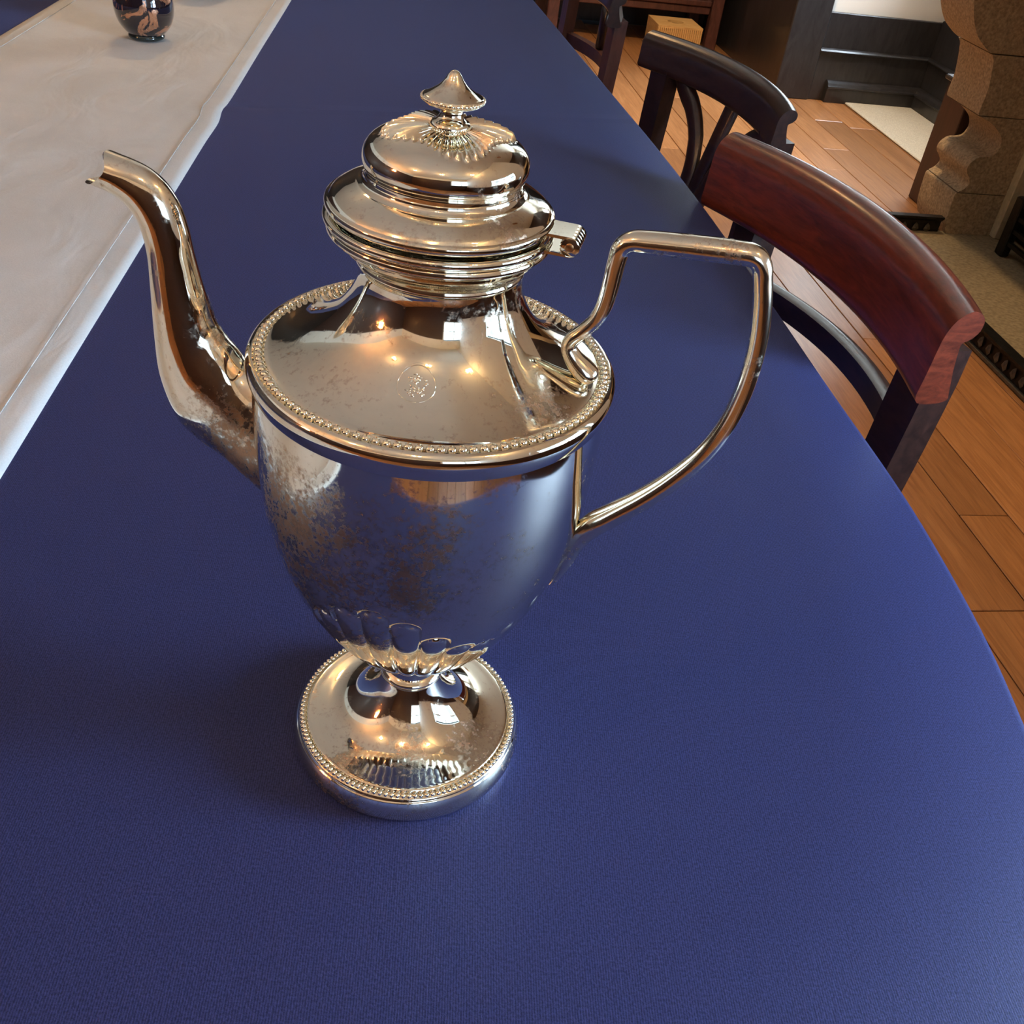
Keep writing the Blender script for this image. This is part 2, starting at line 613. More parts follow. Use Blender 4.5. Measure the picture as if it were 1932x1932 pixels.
# unseen panelling of the other walls, made tall left and front to cut bounce
structure('dado_board', MB().box(XN - 0.02, XN, YF, 0.62, 0, 0.78), M_brownboard, wall_right)
structure('dado_board', MB().box(XL, XL + 0.02, YF, YA, 0, 2.15), M_brownboard, wall_left)
structure('dado_board', MB().box(XL + .02, 0.09, YF, YF + 0.02, 0, 2.15).box(.09, XN - .02, YF, YF + 0.02, 0, 1.04), M_brownboard, wall_front)
structure('carpet', MB().box(2.185, XR - .05, 3.02, YB - .052, 0.001, 0.009, 0.003), M_carpet, floor)

# chimney breast with the carved stone jamb of the fireplace
breast = structure('chimney_breast', MB().box(2.25, XR, 1.0, 2.95, 0, ZC).box(2.02, 2.25, 2.70, 2.95, 0, ZC).box(2.02, 2.25, 1.0, 1.3, 0, ZC).box(2.02, 2.25, 1.3, 2.70, 1.05, ZC), M_brownboard)
structure('side_board', MB().box(1.95, 2.02, 2.845, 2.99, 0, 0.40, 0.003), M_brownboard, breast)
structure('side_board_cap', MB().box(1.935, 2.02, 2.845, 3.0, 0.40, 0.415, 0.003), M_panel, breast)

JP = [(1.913, 0.0), (1.893, 0.045), (1.886, 0.128), (1.890, 0.147), (1.908, 0.160), (1.920, 0.178), (1.914, 0.195), (1.899, 0.212), (1.893, 0.228), (1.899, 0.246), (1.918, 0.262),
      (1.945, 0.266), (1.966, 0.274), (1.976, 0.300), (1.968, 0.325), (1.950, 0.343), (1.915, 0.366), (1.880, 0.380), (1.862, 0.392), (1.862, 0.455), (1.850, 0.520), (1.837, 0.553), (1.805, 0.573), (1.766, 0.603), (1.737, 0.645), (1.716, 0.695), (1.708, 0.76), (1.70, 1.0)]


def jamb_part(name, lo, hi, y0, y1, parent, mat=M_stone, xin=2.061):
    sub = catmull(JP, 5)
    sub = [p for p in sub if lo - 1e-6 <= p[1] <= hi + 1e-6]
    poly = sub + [(xin, sub[-1][1]), (xin, sub[0][1])]
    o = MB().extrude(poly, 'y', y0, y1).build(name, mat, parent)
    return auto_smooth(o, 40)


fp = empty('stone_fireplace', (0, 0, 0), ROOM)
tag(fp, 'carved sandstone fireplace jamb with rounded mouldings on the right', 'fireplace')
for y0, y1 in ((2.62, 2.83), (1.12, 1.33)):
    for lo, hi in ((0.0, 0.147), (0.1476, 0.385), (0.3856, 0.56), (0.5606, 1.0)):
        jamb_part('jamb_stone', lo + 0.0005, hi, y0, y1, fp)
fix_normals(MB().box(1.66, 2.10, 1.05, 2.90, 1.001, 1.16, 0.01).build('mantel_stone', M_stone, fp))
fix_normals(MB().box(2.062, 2.112, 2.590, 2.70, 0.015, 1.0, 0.003).build('opening_slip', M_stone2, fp))
fix_normals(MB().box(2.062, 2.112, 1.25, 1.36, 0.015, 1.0, 0.003).build('opening_slip', M_stone2, fp))
fix_normals(MB().box(2.15, 2.17, 1.36, 2.70, 0.015, 1.0).box(2.10, 2.15, 1.36, 2.59, .80, 1.0).build('fire_back', M_iron, fp))
hearth = fix_normals(MB().box(1.625, 2.14, 1.05, 2.64, 0.001, 0.014, 0.003).build('hearth_slab', M_hearth, None, rotz=ROOM))
tag(hearth, 'flat sandstone hearth slab in front of the fireplace', 'hearth')

# iron basket in the fireplace, its corner shows at the right border
gr = empty('fire_basket', (0, 0, 0), ROOM)
tag(gr, 'black iron fire basket standing on the hearth inside the fireplace', 'fire basket')
for yy in (2.46, 1.45):
    fix_normals(MB().box(2.00, 2.03, yy - 0.02, yy + 0.02, 0.016, 0.20, 0.004).build('post', M_iron, gr))
for zz in (0.06, 0.10, 0.14, 0.18):
    fix_normals(MB().box(2.008, 2.022, 1.45, 2.46, zz - 0.006, zz + 0.006).build('bar', M_iron, gr))

# cast fender round the hearth
fe = empty('hearth_fender', (0, 0, 0), ROOM)
tag(fe, 'black cast metal fender with a pierced leaf band around the hearth', 'fender')
FP = [(0.0, 0.002), (0.030, 0.002), (0.030, 0.010), (0.022, 0.014), (0.020, 0.048), (0.036, 0.060), (0.036, 0.066), (0.0, 0.066)]
auto_smooth(MB().extrude([(1.622 - a, z) for a, z in FP[:3]] + [(1.622, .010)], 'y', 1.06, 2.66).build('base_moulding', M_fender, fe))
auto_smooth(MB().extrude([(1.622 - a, z) for a, z in [(0.0, .010), (0.020, .010), (0.018, .050), (0.0, .050)]], 'y', 1.06, 2.66).build('pierced_band', M_iron, fe))
auto_smooth(MB().extrude([(1.622 - a, z) for a, z in [(0.0, .050), (0.024, .050), (0.034, .060), (0.034, .066), (0.0, .066)]], 'y', 1.06, 2.66).build('top_moulding', M_iron, fe))
leaf = None
for i in range(38):
    y = 1.09 + i * 0.041
    if leaf is None:
        lb = MB()
        lb.add([(0, 0, -0.017), (-0.004, -0.012, -0.004), (-0.007, 0, 0), (-0.004, 0.012, -0.004), (-0.003, 0.007, 0.010), (0, 0, 0.017), (-0.003, -0.007, 0.010)],
               [(0, 1, 2), (0, 2, 3), (2, 4, 3), (2, 5, 4), (2, 6, 5), (2, 1, 6)])
        o = lb.build('leaf_ornament', M_fender, fe)
        leaf = o
    else:
        o = leaf.copy()
        COL.objects.link(o)
    o.location = (1.6015, y, 0.030)
# its far return to the stone jamb
auto_smooth(MB().extrude([(2.64 + a, z) for a, z in [(0.0, .002), (-0.012, .002), (-0.012, .048), (-0.026, .060), (-0.026, .066), (0.0, .066)]], 'x', 1.60, 1.88).build('return_band', M_iron, fe))
for i in range(6):
    o = leaf.copy()
    COL.objects.link(o)
    o.rotation_euler = (0, 0, PI / 2)
    o.location = (1.63 + i * 0.041, 2.626, 0.026)

# ------------------------------------------------------------------ cabinet in the alcove and the box under it
cb = empty('low_cabinet', (0, 0, 0), ROOM)
tag(cb, 'dark red wood cabinet on legs at the far end of the room', 'cabinet')
fix_normals(MB().box(0.92, 1.80, 4.985, 5.35, 0.222, 0.95).build('body', M_cabinet, cb))
fix_normals(MB().box(0.92, 1.742, 4.962, 4.985, 0.196, 0.222, 0.004).build('bottom_rail', M_cabinet, cb))
fix_normals(MB().box(0.92, 1.742, 4.970, 5.34, 0.160, 0.194, 0.004).build('bottom_moulding', M_cabinet, cb))
for xx in (0.92, 1.744):
    fix_normals(MB().box(xx, xx + 0.058, 4.95, 4.998, 0, 0.95, 0.004).build('leg', M_cabinet, cb))
    fix_normals(MB().box(xx, xx + 0.058, 5.30, 5.348, 0, 0.22, 0.004).build('leg', M_cabinet, cb))
for xx in (1.0, 1.36):
    d = fix_normals(MB().box(xx, xx + 0.34, 4.968, 4.984, 0.26, 0.90, 0.004).build('door', M_cabinet, cb))
    fix_normals(MB().lathe([(0.004, 0), (0.012, 0.012), (0.010, 0.02), (0.001, 0.022)], 12).build('knob', M_brass, d)).location = (xx + 0.30, 4.966, .6)

pb = empty('pine_box', (0, 0, 0), ROOM)
tag(pb, 'pale pine box with an oval hole in its lid under the cabinet', 'box')
bx0, bx1, by0, by1, bz = 1.425, 1.648, 4.735, 4.945, 0.14
fix_normals(MB().box(bx0, bx1, by0 + .004, by1, 0.0, bz - .012).build('carcass', M_pine, pb))
mb = MB()
hcx, hcy = 0.5 * (bx0 + bx1), 0.5 * (by0 + by1)
hw, hd = (bx1 - bx0) / 2, (by1 - by0) / 2
hole, outer = [], []
for j in range(24):
    a = 2 * PI * (j + 3) / 24 - PI / 2
    q = (j % 6) / 6 * 2 - 1
    outer.append([(hcx + q * hw, hcy - hd), (hcx + hw, hcy + q * hd), (hcx - q * hw, hcy + hd), (hcx - hw, hcy - q * hd)][j // 6])
    b_ = math.atan2(outer[-1][1] - hcy, outer[-1][0] - hcx)
    hole.append((hcx + 0.040 * math.cos(b_), hcy + 0.034 * math.sin(b_)))
mb.loft([[(*p, bz) for p in outer], [(*p, bz) for p in hole], [(*p, bz - .011) for p in hole], [(*p, bz - .011) for p in outer], [(*p, bz) for p in outer]], cap=False)
fix_normals(mb.build('lid', M_pine, pb))
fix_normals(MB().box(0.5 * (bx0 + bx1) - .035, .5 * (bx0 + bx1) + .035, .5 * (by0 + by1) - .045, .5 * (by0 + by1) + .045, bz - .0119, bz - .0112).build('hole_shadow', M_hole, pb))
for i in range(22):
    xx = bx0 + 0.006 + i * (bx1 - bx0 - 0.012) / 21
    fix_normals(MB().box(xx - 0.0034, xx + 0.0034, by0 - 0.001, by0 + .004, 0.0, bz - .001).build('rib', M_pine, pb))

# ------------------------------------------------------------------ dining table, cloth and runner
right = [(0.00, 2.75), (0.05, 2.40), (0.10, 2.07), (0.142, 1.785), (0.184, 1.50), (0.226, 1.215), (0.262, 0.97), (0.290, 0.746), (0.310, 0.528), (0.323, 0.372), (0.334, 0.255), (0.3375, 0.180), (0.337, 0.10), (0.331, 0.030),
         (0.322, -0.03), (0.306, -0.10), (0.278, -0.17), (0.225, -0.235), (0.13, -0.28), (0.0, -0.305)]
near_ = [(-0.2, -0.32), (-0.45, -0.325), (-0.7, -0.315), (-0.88, -0.28), (-0.98, -0.235), (-1.04, -0.17), (-1.075, -0.08)]
left_ = [(-1.10, 0.05), (-1.12, 0.3), (-1.14, 0.8), (-1.17, 1.4), (-1.21, 2.0), (-1.25, 2.6)]
far_ = [(-1.24, 2.9), (-1.16, 3.02), (-0.9, 3.08), (-0.5, 3.08), (-0.15, 3.03), (-0.04, 2.93)]
outl = catmull(right + near_ + left_ + far_ + [right[0]], 6)[:-1]
nO = len(outl)
cen = Vector((-0.45, 1.2))


def inset(poly, d):
    out = []
    n = len(poly)
    for i in range(n):
        a, b = Vector(poly[i - 1]), Vector(poly[(i + 1) % n])
        t = (b - a).normalized()
        nrm = Vector((-t.y, t.x))          # outline runs clockwise seen from above
        p = Vector(poly[i])
        if (p + nrm * 0.01 - p).dot(cen - p) > 0:
            nrm = -nrm
        out.append(p + nrm * d)
    return out


def pol_ring(d, z, amp=0.0, fr=0):
    q = inset(outl, d)
    if amp:
        o2 = []
        for i, p in enumerate(q):
            n = (p - Vector(outl[i]))
            w = amp * (math.sin(i * fr) + 0.5 * math.sin(i * fr * 2.3 + 1))
            dirv = (p - cen).normalized()
            o2.append(p + dirv * w)
        q = o2
    return [(p[0], p[1], z) for p in q]


tb = empty('dining_table', (0, 0, 0))
tag(tb, 'long dining table hidden under the navy cloth', 'table')
mb = MB().loft([pol_ring(-0.012, TZ - 0.035), pol_ring(-0.006, TZ - 0.02), pol_ring(-0.012, TZ - 0.003)])
fix_normals(mb.build('table_top', M_darkwood, tb))
for lx, ly in ((-0.02, 0.12), (-0.80, 0.1), (-0.28, 2.5), (-1.0, 2.6)):
    auto_smooth(MB().lathe([(0.03, 0), (0.035, 0.03), (0.025, 0.08), (0.04, 0.3), (0.045, 0.5), (0.03, 0.56), (0.05, 0.6), (0.05, TZ - 0.036)], 20, (lx, ly, 0)).build('leg', M_darkwood, tb))
# cloth: rings inwards from the edge, then the skirt
mb = MB()
rings = [pol_ring(0.003, TZ - 0.22, 0.004, 0.9), pol_ring(0.003, TZ - 0.16, 0.003, 0.9), pol_ring(0.002, TZ - 0.07, 0.0015, 0.9), pol_ring(0.001, TZ - 0.02), pol_ring(0.0, TZ - 0.007), pol_ring(-0.0025, TZ - 0.002), pol_ring(-0.007, TZ)]
for k in (0.9, 0.75, 0.55, 0.3):
    base = pol_ring(-0.007, TZ)
    rings.append([(cen.x + (p[0] - cen.x) * k, cen.y + (p[1] - cen.y) * k, TZ) for p in base])
mb.loft(rings, cap=False)
b0 = (len(rings) - 1) * nO
mb.f.append(tuple(b0 + j for j in range(nO)))
cloth = mb.build('tablecloth', M_cloth)
auto_smooth(cloth, 60)
tag(cloth, 'navy blue satin tablecloth spread over the long table', 'tablecloth')

# runner, edges measured along its length
redge = [(-0.2460, -0.34), (-0.2500, 0.0), (-0.2527, 0.174), (-0.2560, 0.33), (-0.2600, 0.533), (-0.263, 0.68), (-0.2652, 0.80), (-0.2655, 0.87), (-0.2705, 0.92), (-0.2695, 0.97), (-0.2745, 1.20), (-0.2813, 1.543), (-0.30, 2.3), (-0.315, 3.09)]
redge = catmull(redge, 6)
ledge = lambda y: -0.600 + 0.010 * (y - 1.2)
NX = 34
vs, fs = [], []
for (xr, yr) in redge:
    xl = ledge(yr)
    for j in range(NX + 1):
        t = j / NX
        xx = xr + (xl - xr) * t
        z = TZ + 0.0014 + 0.0009 * math.sin(yr * 9 + t * 5) * math.sin(t * 7 + yr * 3) + 0.0012 * math.exp(-((yr - 0.89 - 0.03 * t) / 0.02) ** 2) * (1 - 0.5 * t)
        if j in (0, NX):
            z = TZ + 0.0006
        vs.append((xx, yr, z))
n1 = NX + 1
for i in range(len(redge) - 1):
    for j in range(NX):
        fs.append((i * n1 + j, i * n1 + j + 1, (i + 1) * n1 + j + 1, (i + 1) * n1 + j))
runner = mesh_obj('table_runner', vs, fs, M_linen, None, True)
sol = runner.modifiers.new('thickness', 'SOLIDIFY')
sol.thickness = 0.0011
sol.offset = 1.0
tag(runner, 'cream linen runner with stitched hems along the navy cloth', 'table runner')
for off in (0.0225, -1):
    hm = MB()
    for i in range(0, len(redge) - 1):
        (xa, ya), (xb, yb) = redge[i], redge[i + 1]
        if off > 0:
            xa, xb = xa - off, xb - off
        else:
            xa, xb = ledge(ya) + 0.0225, ledge(yb) + 0.0225
        if ya < -0.3:
            continue
        hm.tube([(xa, ya, TZ + 0.0025), (xb, yb, TZ + 0.0025)], 0.00045, 5)
    o = hm.build('hem_stitching', M_linen, runner, True)
    o['kind'] = 'stuff'

# ------------------------------------------------------------------ vases on the runner
VP = [(0.0215, 0.0), (0.024, 0.0015), (0.0255, 0.004), (0.0245, 0.007), (0.030, 0.012), (0.0365, 0.021), (0.0405, 0.033), (0.0415, 0.047), (0.0385, 0.062), (0.033, 0.075), (0.028, 0.086), (0.027, 0.098), (0.030, 0.108), (0.0285, 0.108), (0.0255, 0.098), (0.0265, 0.086), (0.025, 0.03), (0.001, 0.02)]


def vase(loc, s, label, rot=0.0):
    e = empty('glass_vase', loc, rot)
    tag(e, label, 'vase', 'copper flecked glass vases on the runner')
    e.scale = (s, s, s)
    auto_smooth(MB().lathe(catmull(VP[3:], 4), 48).build('bowl', M_vase, e), 60)
    auto_smooth(MB().lathe(catmull(VP[:4], 4), 48).build('foot', M_vasefoot, e), 60)
    return e


vase((-0.427, 1.190, TZ + 0.0028), 0.95, 'dark rounded glass vase with copper flecks, wholly in view on the cream runner')
vase((-0.417, 1.500, TZ + 0.0028), 0.95, 'dark glass vase cut off by the top border, behind the other vase', 1.9)


# ------------------------------------------------------------------ chairs
CREST = [(0.024, 0.008), (0.022, 0.03), (0.021, 0.05), (0.019, 0.066), (0.013, 0.078), (0.003, 0.085), (-0.007, 0.084), (-0.014, 0.077), (-0.014, 0.067), (-0.008, 0.060), (-0.001, 0.056), (-0.001, 0.048), (-0.004, 0.03), (-0.009, 0.010), (-0.010, 0.001), (0.004, -0.002), (0.020, 0.0)]


def make_chair(label, L, H, sag, style, mat_crest, mat_frame, stile_in=0.06, ck=1.0):
    t = empty('dining_chair')
    tag(t, label, 'chair', 'dark wooden chairs along the table')
    prof = catmull(CREST + [CREST[0]], 3)[:-1]
    zb = H - 0.085 * ck
    yoff = lambda X: -sag * (1 - (2 * X / L) ** 2)
    rings = []
    n = 28
    for i in range(n + 1):
        X = -L / 2 + L * i / n
        e = min(i, n - i)
        s = 0.96 if e == 0 else 1.0
        hh = 1 - 0.04 * (abs(2 * X / L)) ** 2
        rings.append([(X, yoff(X) + y * s * (0.5 + 0.5 * ck), zb + z * ck * hh) for y, z in prof])
    auto_smooth(MB().loft(rings).build('crest_rail', mat_crest, t), 50)
    xs = L / 2 - stile_in
    seat = 0.445

    def stile_y(z):
        # raked back above the seat, sabre curve below
        if z > seat:
            u = (z - seat) / (zb - seat)
            return 0.008 * (1 - u) ** 2.2 + yoff(xs) * u - (0.010 if ck > 0.9 else -0.001)
        u = (seat - z) / seat
        return (-0.002 if ck > 0.9 else 0.009) - 0.07 * u ** 1.7
    for sx in (-1, 1):
        rg = []
        for k in range(25):
            z = (zb + (0.03 if ck > 0.9 else 0.008)) * k / 24
            y = stile_y(z) if z < zb else stile_y(zb - 1e-3)
            w = (0.017 + 0.004 * smooth01(0.45, zb, z)) * (1.25 if style == 'fan' else 1)
            d = 0.017 if ck > 0.9 else 0.013
            rg.append([(sx * xs - w, y - d, z), (sx * xs + w, y - d, z), (sx * xs + w, y + d * 0.8, z), (sx * xs - w, y + d * 0.8, z)])
        auto_smooth(MB().loft(rg).build('back_leg', mat_frame, t), 50)
    # seat with rails and front legs
    sw = xs + 0.0
    for sx in (-1, 1):
        fix_normals(MB().box(sx * (sw + 0.012) - 0.011, sx * (sw + 0.012) + 0.011, 0.06, 0.42, seat - 0.06, seat, 0.003).build('seat_rail', mat_frame, t))
        rg = []
        for k in range(13):
            z = (seat - 0.062) * k / 12
            w = 0.012 + 0.009 * (k / 12)
            y = 0.40 + 0.035 * (1 - k / 12) ** 2
            rg.append([(sx * sw - w, y - w, z), (sx * sw + w, y - w, z), (sx * sw + w, y + w, z), (sx * sw - w, y + w, z)])
        auto_smooth(MB().loft(rg).build('front_leg', mat_frame, t), 50)
    fix_normals(MB().box(-sw, sw, 0.40, 0.42, seat - 0.06, seat, 0.003).build('seat_rail', mat_frame, t))
    fix_normals(MB().box(-sw + .02, sw - .02, 0.035, 0.055, seat - 0.06, seat, 0.003).build('seat_rail', mat_frame, t))
    rg = []
    for z, i in ((seat - 0.01, 0.0), (seat + 0.012, -0.004), (seat + 0.024, 0.004), (seat + 0.030, 0.03)):
        rg.append([(-sw + i, 0.075 + i, z), (sw - i, 0.075 + i, z), (sw - i, 0.41 - i, z), (-sw + i, 0.41 - i, z)])
    auto_smooth(MB().loft(rg).build('seat', M_seat, t), 40)
    if style in ('rail', 'post'):
        zm = zb - (0.067 if style == 'rail' else 0.10)
        rg = []
        s2 = sag * 0.85
        for i in range(19):
            X = -xs + 2 * xs * i / 18
            y = stile_y(zm) - s2 * (1 - (X / xs) ** 2)
            rg.append([(X, y - 0.008, zm - 0.013), (X, y + 0.008, zm - 0.013), (X, y + 0.009, zm + 0.011), (X, y, zm + 0.014), (X, y - 0.009, zm + 0.011)])
        auto_smooth(MB().loft(rg).build('middle_rail', mat_frame, t), 50)
        if style == 'post':
            p = [(0.02, stile_y(zm) - s2, zm + 0.015), (0.02, yoff(0) - 0.004, zb + 0.01)]
            MB().tube(p, 0.017, 8, side=(0, 1, 0), flat=0.6).build('centre_post', mat_crest, t, True)
    if style == 'fan':
        zf = seat + 0.005
        FX = [(-0.02, 0.14), (0.0, 0.128), (0.012, 0.116), (0.03, 0.086), (0.06, 0.054), (0.10, 0.032), (0.145, 0.022), (0.25, 0.018), (0.4, 0.016)]

        def fan_x(dz):
            for (a, u0), (b, v0) in zip(FX[:-1], FX[1:]):
                if dz <= b:
                    return u0 + (v0 - u0) * max(0, dz - a) / (b - a)
            return 0.016
        yf = 0.040
        for sx in (-1, 1):
            pts = []
            for k in range(21):
                u = (k / 20) ** 1.5
                z = zb + 0.01 + (zf - zb - 0.01) * u
                X = sx * fan_x(zb - z)
                pts.append((X, yoff(X) * (1 - u) + yf * u - 0.004, z))
            auto_smooth(MB().tube(pts, [0.020 - 0.006 * k / 20 for k in range(21)], 10, side=(0, 1, 0), flat=0.55).build('curved_splat', mat_frame, t), 60)
        pts = [(0.0, yoff(0) * (1 - u) + yf * u - 0.004, zb + 0.01 + (zf - zb - 0.01) * u) for u in [k / 12 for k in range(13)]]
        auto_smooth(MB().tube(pts, [0.017 - 0.006 * k / 12 for k in range(13)], 10, side=(0, 1, 0), flat=0.55).build('centre_splat', mat_frame, t), 60)
    return t


def place_chair(t, x, y, alpha):
    t.location = (x, y, 0)
    t.rotation_euler = (0, 0, PI / 2 + R(alpha))


c1 = make_chair('red mahogany chair with a broad curved crest rail, nearest to the silver pot', 0.427, TZ + 0.076, 0.040, 'rail', M_mahog, M_darkwood, 0.05)
place_chair(c1, 0.363, 0.590, 14.3)
c2 = make_chair('dark chair with a fan of curved splats, second along the table from the front', 0.405, TZ + 0.050, 0.045, 'fan', M_darkwood, M_darkwood, 0.036, 0.66)
place_chair(c2, 0.372, 1.204, 18.4)
c3 = make_chair('dark chair with a curved middle rail, farthest along the table at the top border', 0.405, TZ + 0.050, 0.045, 'post', M_darkwood, M_cabinet, 0.036, 0.66)
place_chair(c3, 0.250, 1.855, 10)

# ------------------------------------------------------------------ the silver coffee pot
pot = empty('silver_coffee_pot', (0, 0, TZ + 0.0005))
tag(pot, 'tall tarnished silver coffee pot with beaded rims standing on the navy tablecloth', 'coffee pot')


def shear(z):
    """the collar and lid sit a little off the axis"""
    K = [(0.0, 0), (0.215, 0), (0.236, 0.0004), (0.256, -0.0015), (0.262, -0.0014), (0.272, -0.0008), (0.293, 0.0), (0.31, 0)]
    for (a, u), (b, v) in zip(K[:-1], K[1:]):
        if a <= z <= b:
            return u + (v - u) * (z - a) / (b - a)
    return 0.0


def polar(name, prof, n, mat, parent, disp=None, smooth_ang=45, cap=True):
    rings = []
    for r, z in prof:
        ring = []
        for j in range(n):
            a = 2 * PI * j / n
            rr, zz = (r, z) if disp is None else disp(r, z, a)
            ring.append((rr * math.cos(a) + shear(z), rr * math.sin(a), zz))
        rings.append(ring)
    o = MB().loft(rings, cap).build(name, mat, parent)
    return auto_smooth(o, smooth_ang)


# foot
fprof = [(0.046, 0.002), (0.0500, 0.0)] + catmull([(0.0512, 0.0002), (0.0527, 0.003), (0.0531, 0.007), (0.0526, 0.0105), (0.0516, 0.0130)], 5) + catmull([(0.0511, 0.0133), (0.0503, 0.0146), (0.0489, 0.0150), (0.0477, 0.0146)], 4) + \
    catmull([(0.0472, 0.0158), (0.0462, 0.0165), (0.042, 0.0169), (0.036, 0.0178), (0.030, 0.0199), (0.0245, 0.0237), (0.0195, 0.0290), (0.0155, 0.0351), (0.0126, 0.0415)], 8) + \
    catmull([(0.0128, 0.0420), (0.0140, 0.0436), (0.0141, 0.0452), (0.0128, 0.0468)], 5) + catmull([(0.0118, 0.0475), (0.0113, 0.052), (0.0116, 0.056)], 4)
foot = polar('foot', fprof, 160, M_foot, pot)

# body with gadroons: 30 convex lobes whose tops rise and fall round the body
NL = 30
bprof = catmull([(0.0116, 0.054), (0.0150, 0.0570), (0.0210, 0.0620), (0.0278, 0.0680), (0.0354, 0.0765), (0.0433, 0.089), (0.0510, 0.1045), (0.0567, 0.1205), (0.0612, 0.1405), (0.0633, 0.160), (0.0641, 0.180), (0.0643, 0.1965)], 20)


def gad(r, z, a):
    ph = (a + R(105)) * NL / (2 * PI)
    u = 2 * (ph - math.floor(ph + 0.5))          # -1..1 across a lobe
    k = math.floor(ph + 0.5) * 2 * PI / NL
    ztop = 0.1175 + 0.0125 * math.cos(4 * k)
    W = PI * max(r, 0.012) / NL
    xx, yy = abs(u) * W, ztop - z
    d = W - xx if yy > W else W - math.hypot(xx, W - yy)
    B = 0.0021 * min(1, r / 0.045)
    if d >= 0:
        q = 1 - min(d / W, 1)
        h = -B * (1 - math.sqrt(max(0, 1 - q * q * 0.985)))
    else:
        h = -0.9 * B * math.exp(d / 0.0011)
    return r + h, z


body = polar('body', bprof, NL * 20, M_body, pot, gad, 60, cap=False)
# rim moulding and shoulder, neck and collar
sprof = catmull([(0.0640, 0.1955), (0.0646, 0.1968), (0.0654, 0.1990), (0.0660, 0.2018), (0.0657, 0.2042), (0.0645, 0.2058), (0.0634, 0.2063)], 5) + catmull([(0.0629, 0.2058), (0.0612, 0.2052), (0.0597, 0.2056)], 3) + \
    catmull([(0.0592, 0.2064), (0.0570, 0.2070), (0.0520, 0.2090), (0.0460, 0.2122), (0.0400, 0.2163), (0.0350, 0.2210), (0.0310, 0.2268), (0.0286, 0.2325), (0.0277, 0.2375), (0.0279, 0.2405)], 7) + \
    catmull([(0.0283, 0.2407), (0.0287, 0.2418), (0.0284, 0.2428)], 3) + catmull([(0.0288, 0.2430), (0.0305, 0.2452), (0.0335, 0.2480), (0.0355, 0.2505)], 5) + \
    catmull([(0.0362, 0.2507), (0.0372, 0.2518), (0.0370, 0.2532), (0.0364, 0.2536)], 4) + catmull([(0.0368, 0.2540), (0.0379, 0.2552), (0.0377, 0.2566), (0.0366, 0.2572)], 4) + [(0.034, 0.2572)]
shoulder = polar('shoulder', sprof, 192, M_body, pot, None, 45, cap=False)

# beads of the shoulder and of the foot, one object each
bead0 = None


def bead_ring(parent, nb, rad, z, br, sz=(1, 1, 1)):
    b0 = None
    for i in range(nb):
        a = 2 * PI * i / nb
        if b0 is None:
            mb = MB()
            pr = [(math.cos(e) * br, math.sin(e) * br) for e in [-0.9, -0.4, 0.1, 0.6, 1.1, 1.45]]
            mb.lathe(pr, 10)
            o = mb.build('bead', M_lid, parent, True)
            fix_normals(o)
            b0 = o
        else:
            o = b0.copy()
            COL.objects.link(o)
        o.location = (rad * math.cos(a), rad * math.sin(a), z)
        o.rotation_euler = (0, 0, a)
        o.scale = sz


bead_ring(shoulder, 113, 0.0612, 0.2060, 0.00155)
bead_ring(foot, 121, 0.0490, 0.0154, 0.00125, (1.15, 0.95, 1))

# spout in the plane of azimuth 165 degrees
SPH = R(165)
su = Vector((math.cos(SPH), math.sin(SPH), 0))
sn = Vector((-math.sin(SPH), math.cos(SPH), 0))
SP = [((0.0570, 0.1250), (0.0570, 0.1840), 0.0215), ((0.0640, 0.1280), (0.0650, 0.1815), 0.0195), ((0.0712, 0.1322), (0.0734, 0.1837), 0.0172), ((0.0813, 0.1396), (0.0788, 0.1899), 0.0158), ((0.0928, 0.1455), (0.0828, 0.1946), 0.0152),
      ((0.1023, 0.1538), (0.0855, 0.1993), 0.0142), ((0.1080, 0.1710), (0.0876, 0.2070), 0.0128), ((0.1088, 0.1889), (0.0895, 0.2150), 0.0112), ((0.1085, 0.2077), (0.0911, 0.2229), 0.0098), ((0.1084, 0.2225), (0.0927, 0.2325), 0.0090),
      ((0.1107, 0.2333), (0.0954, 0.2416), 0.0086), ((0.1155, 0.2395), (0.1004, 0.2488), 0.0084), ((0.1219, 0.2423), (0.1074, 0.2532), 0.0084), ((0.1276, 0.2434), (0.1150, 0.2552), 0.0086)]
flat = catmull([(a[0], a[1], b[0], b[1], d) for a, b, d in SP], 6)
ns = 40
rings = []


def spout_ring(row, shrink=0.0, lip=0.0, dirv=(1, 0)):
    A, B, d = Vector(row[0:2]), Vector(row[2:4]), row[4]
    c = (A + B) / 2
    h = (A - B) / 2
    k = (h.length - shrink) / h.length
    ring = []
    for j in range(ns):
        t = 2 * PI * j / ns
        p = c + h * k * math.cos(t)
        w = (d * 0.84 - shrink) * math.sin(t) * (1.0 + 0.10 * math.cos(t))
        off = lip * (0.0026 * max(0, math.cos(t)) ** 8 - 0.0016 * math.sin(t) ** 2 + 0.0060 * max(0, -math.cos(t)) ** 2)
        p = p + Vector(dirv) * off
        ring.append(su * p.x + sn * w + Vector((0, 0, p.y)))
    return ring


dirv = Vector((0.97, 0.10)).normalized()
m = len(flat)
for i, row in enumerate(flat):
    lip = smooth01(m - 9, m - 1, i)
    rings.append(spout_ring(row, 0.0, lip, dirv))
for i in range(m - 1, m - 22, -1):
    lip = smooth01(m - 9, m - 1, i)
    rings.append(spout_ring(flat[i], 0.0008, lip, dirv))
spout = MB().loft(rings, cap=False).build('spout', M_spout, pot)
auto_smooth(spout, 50)

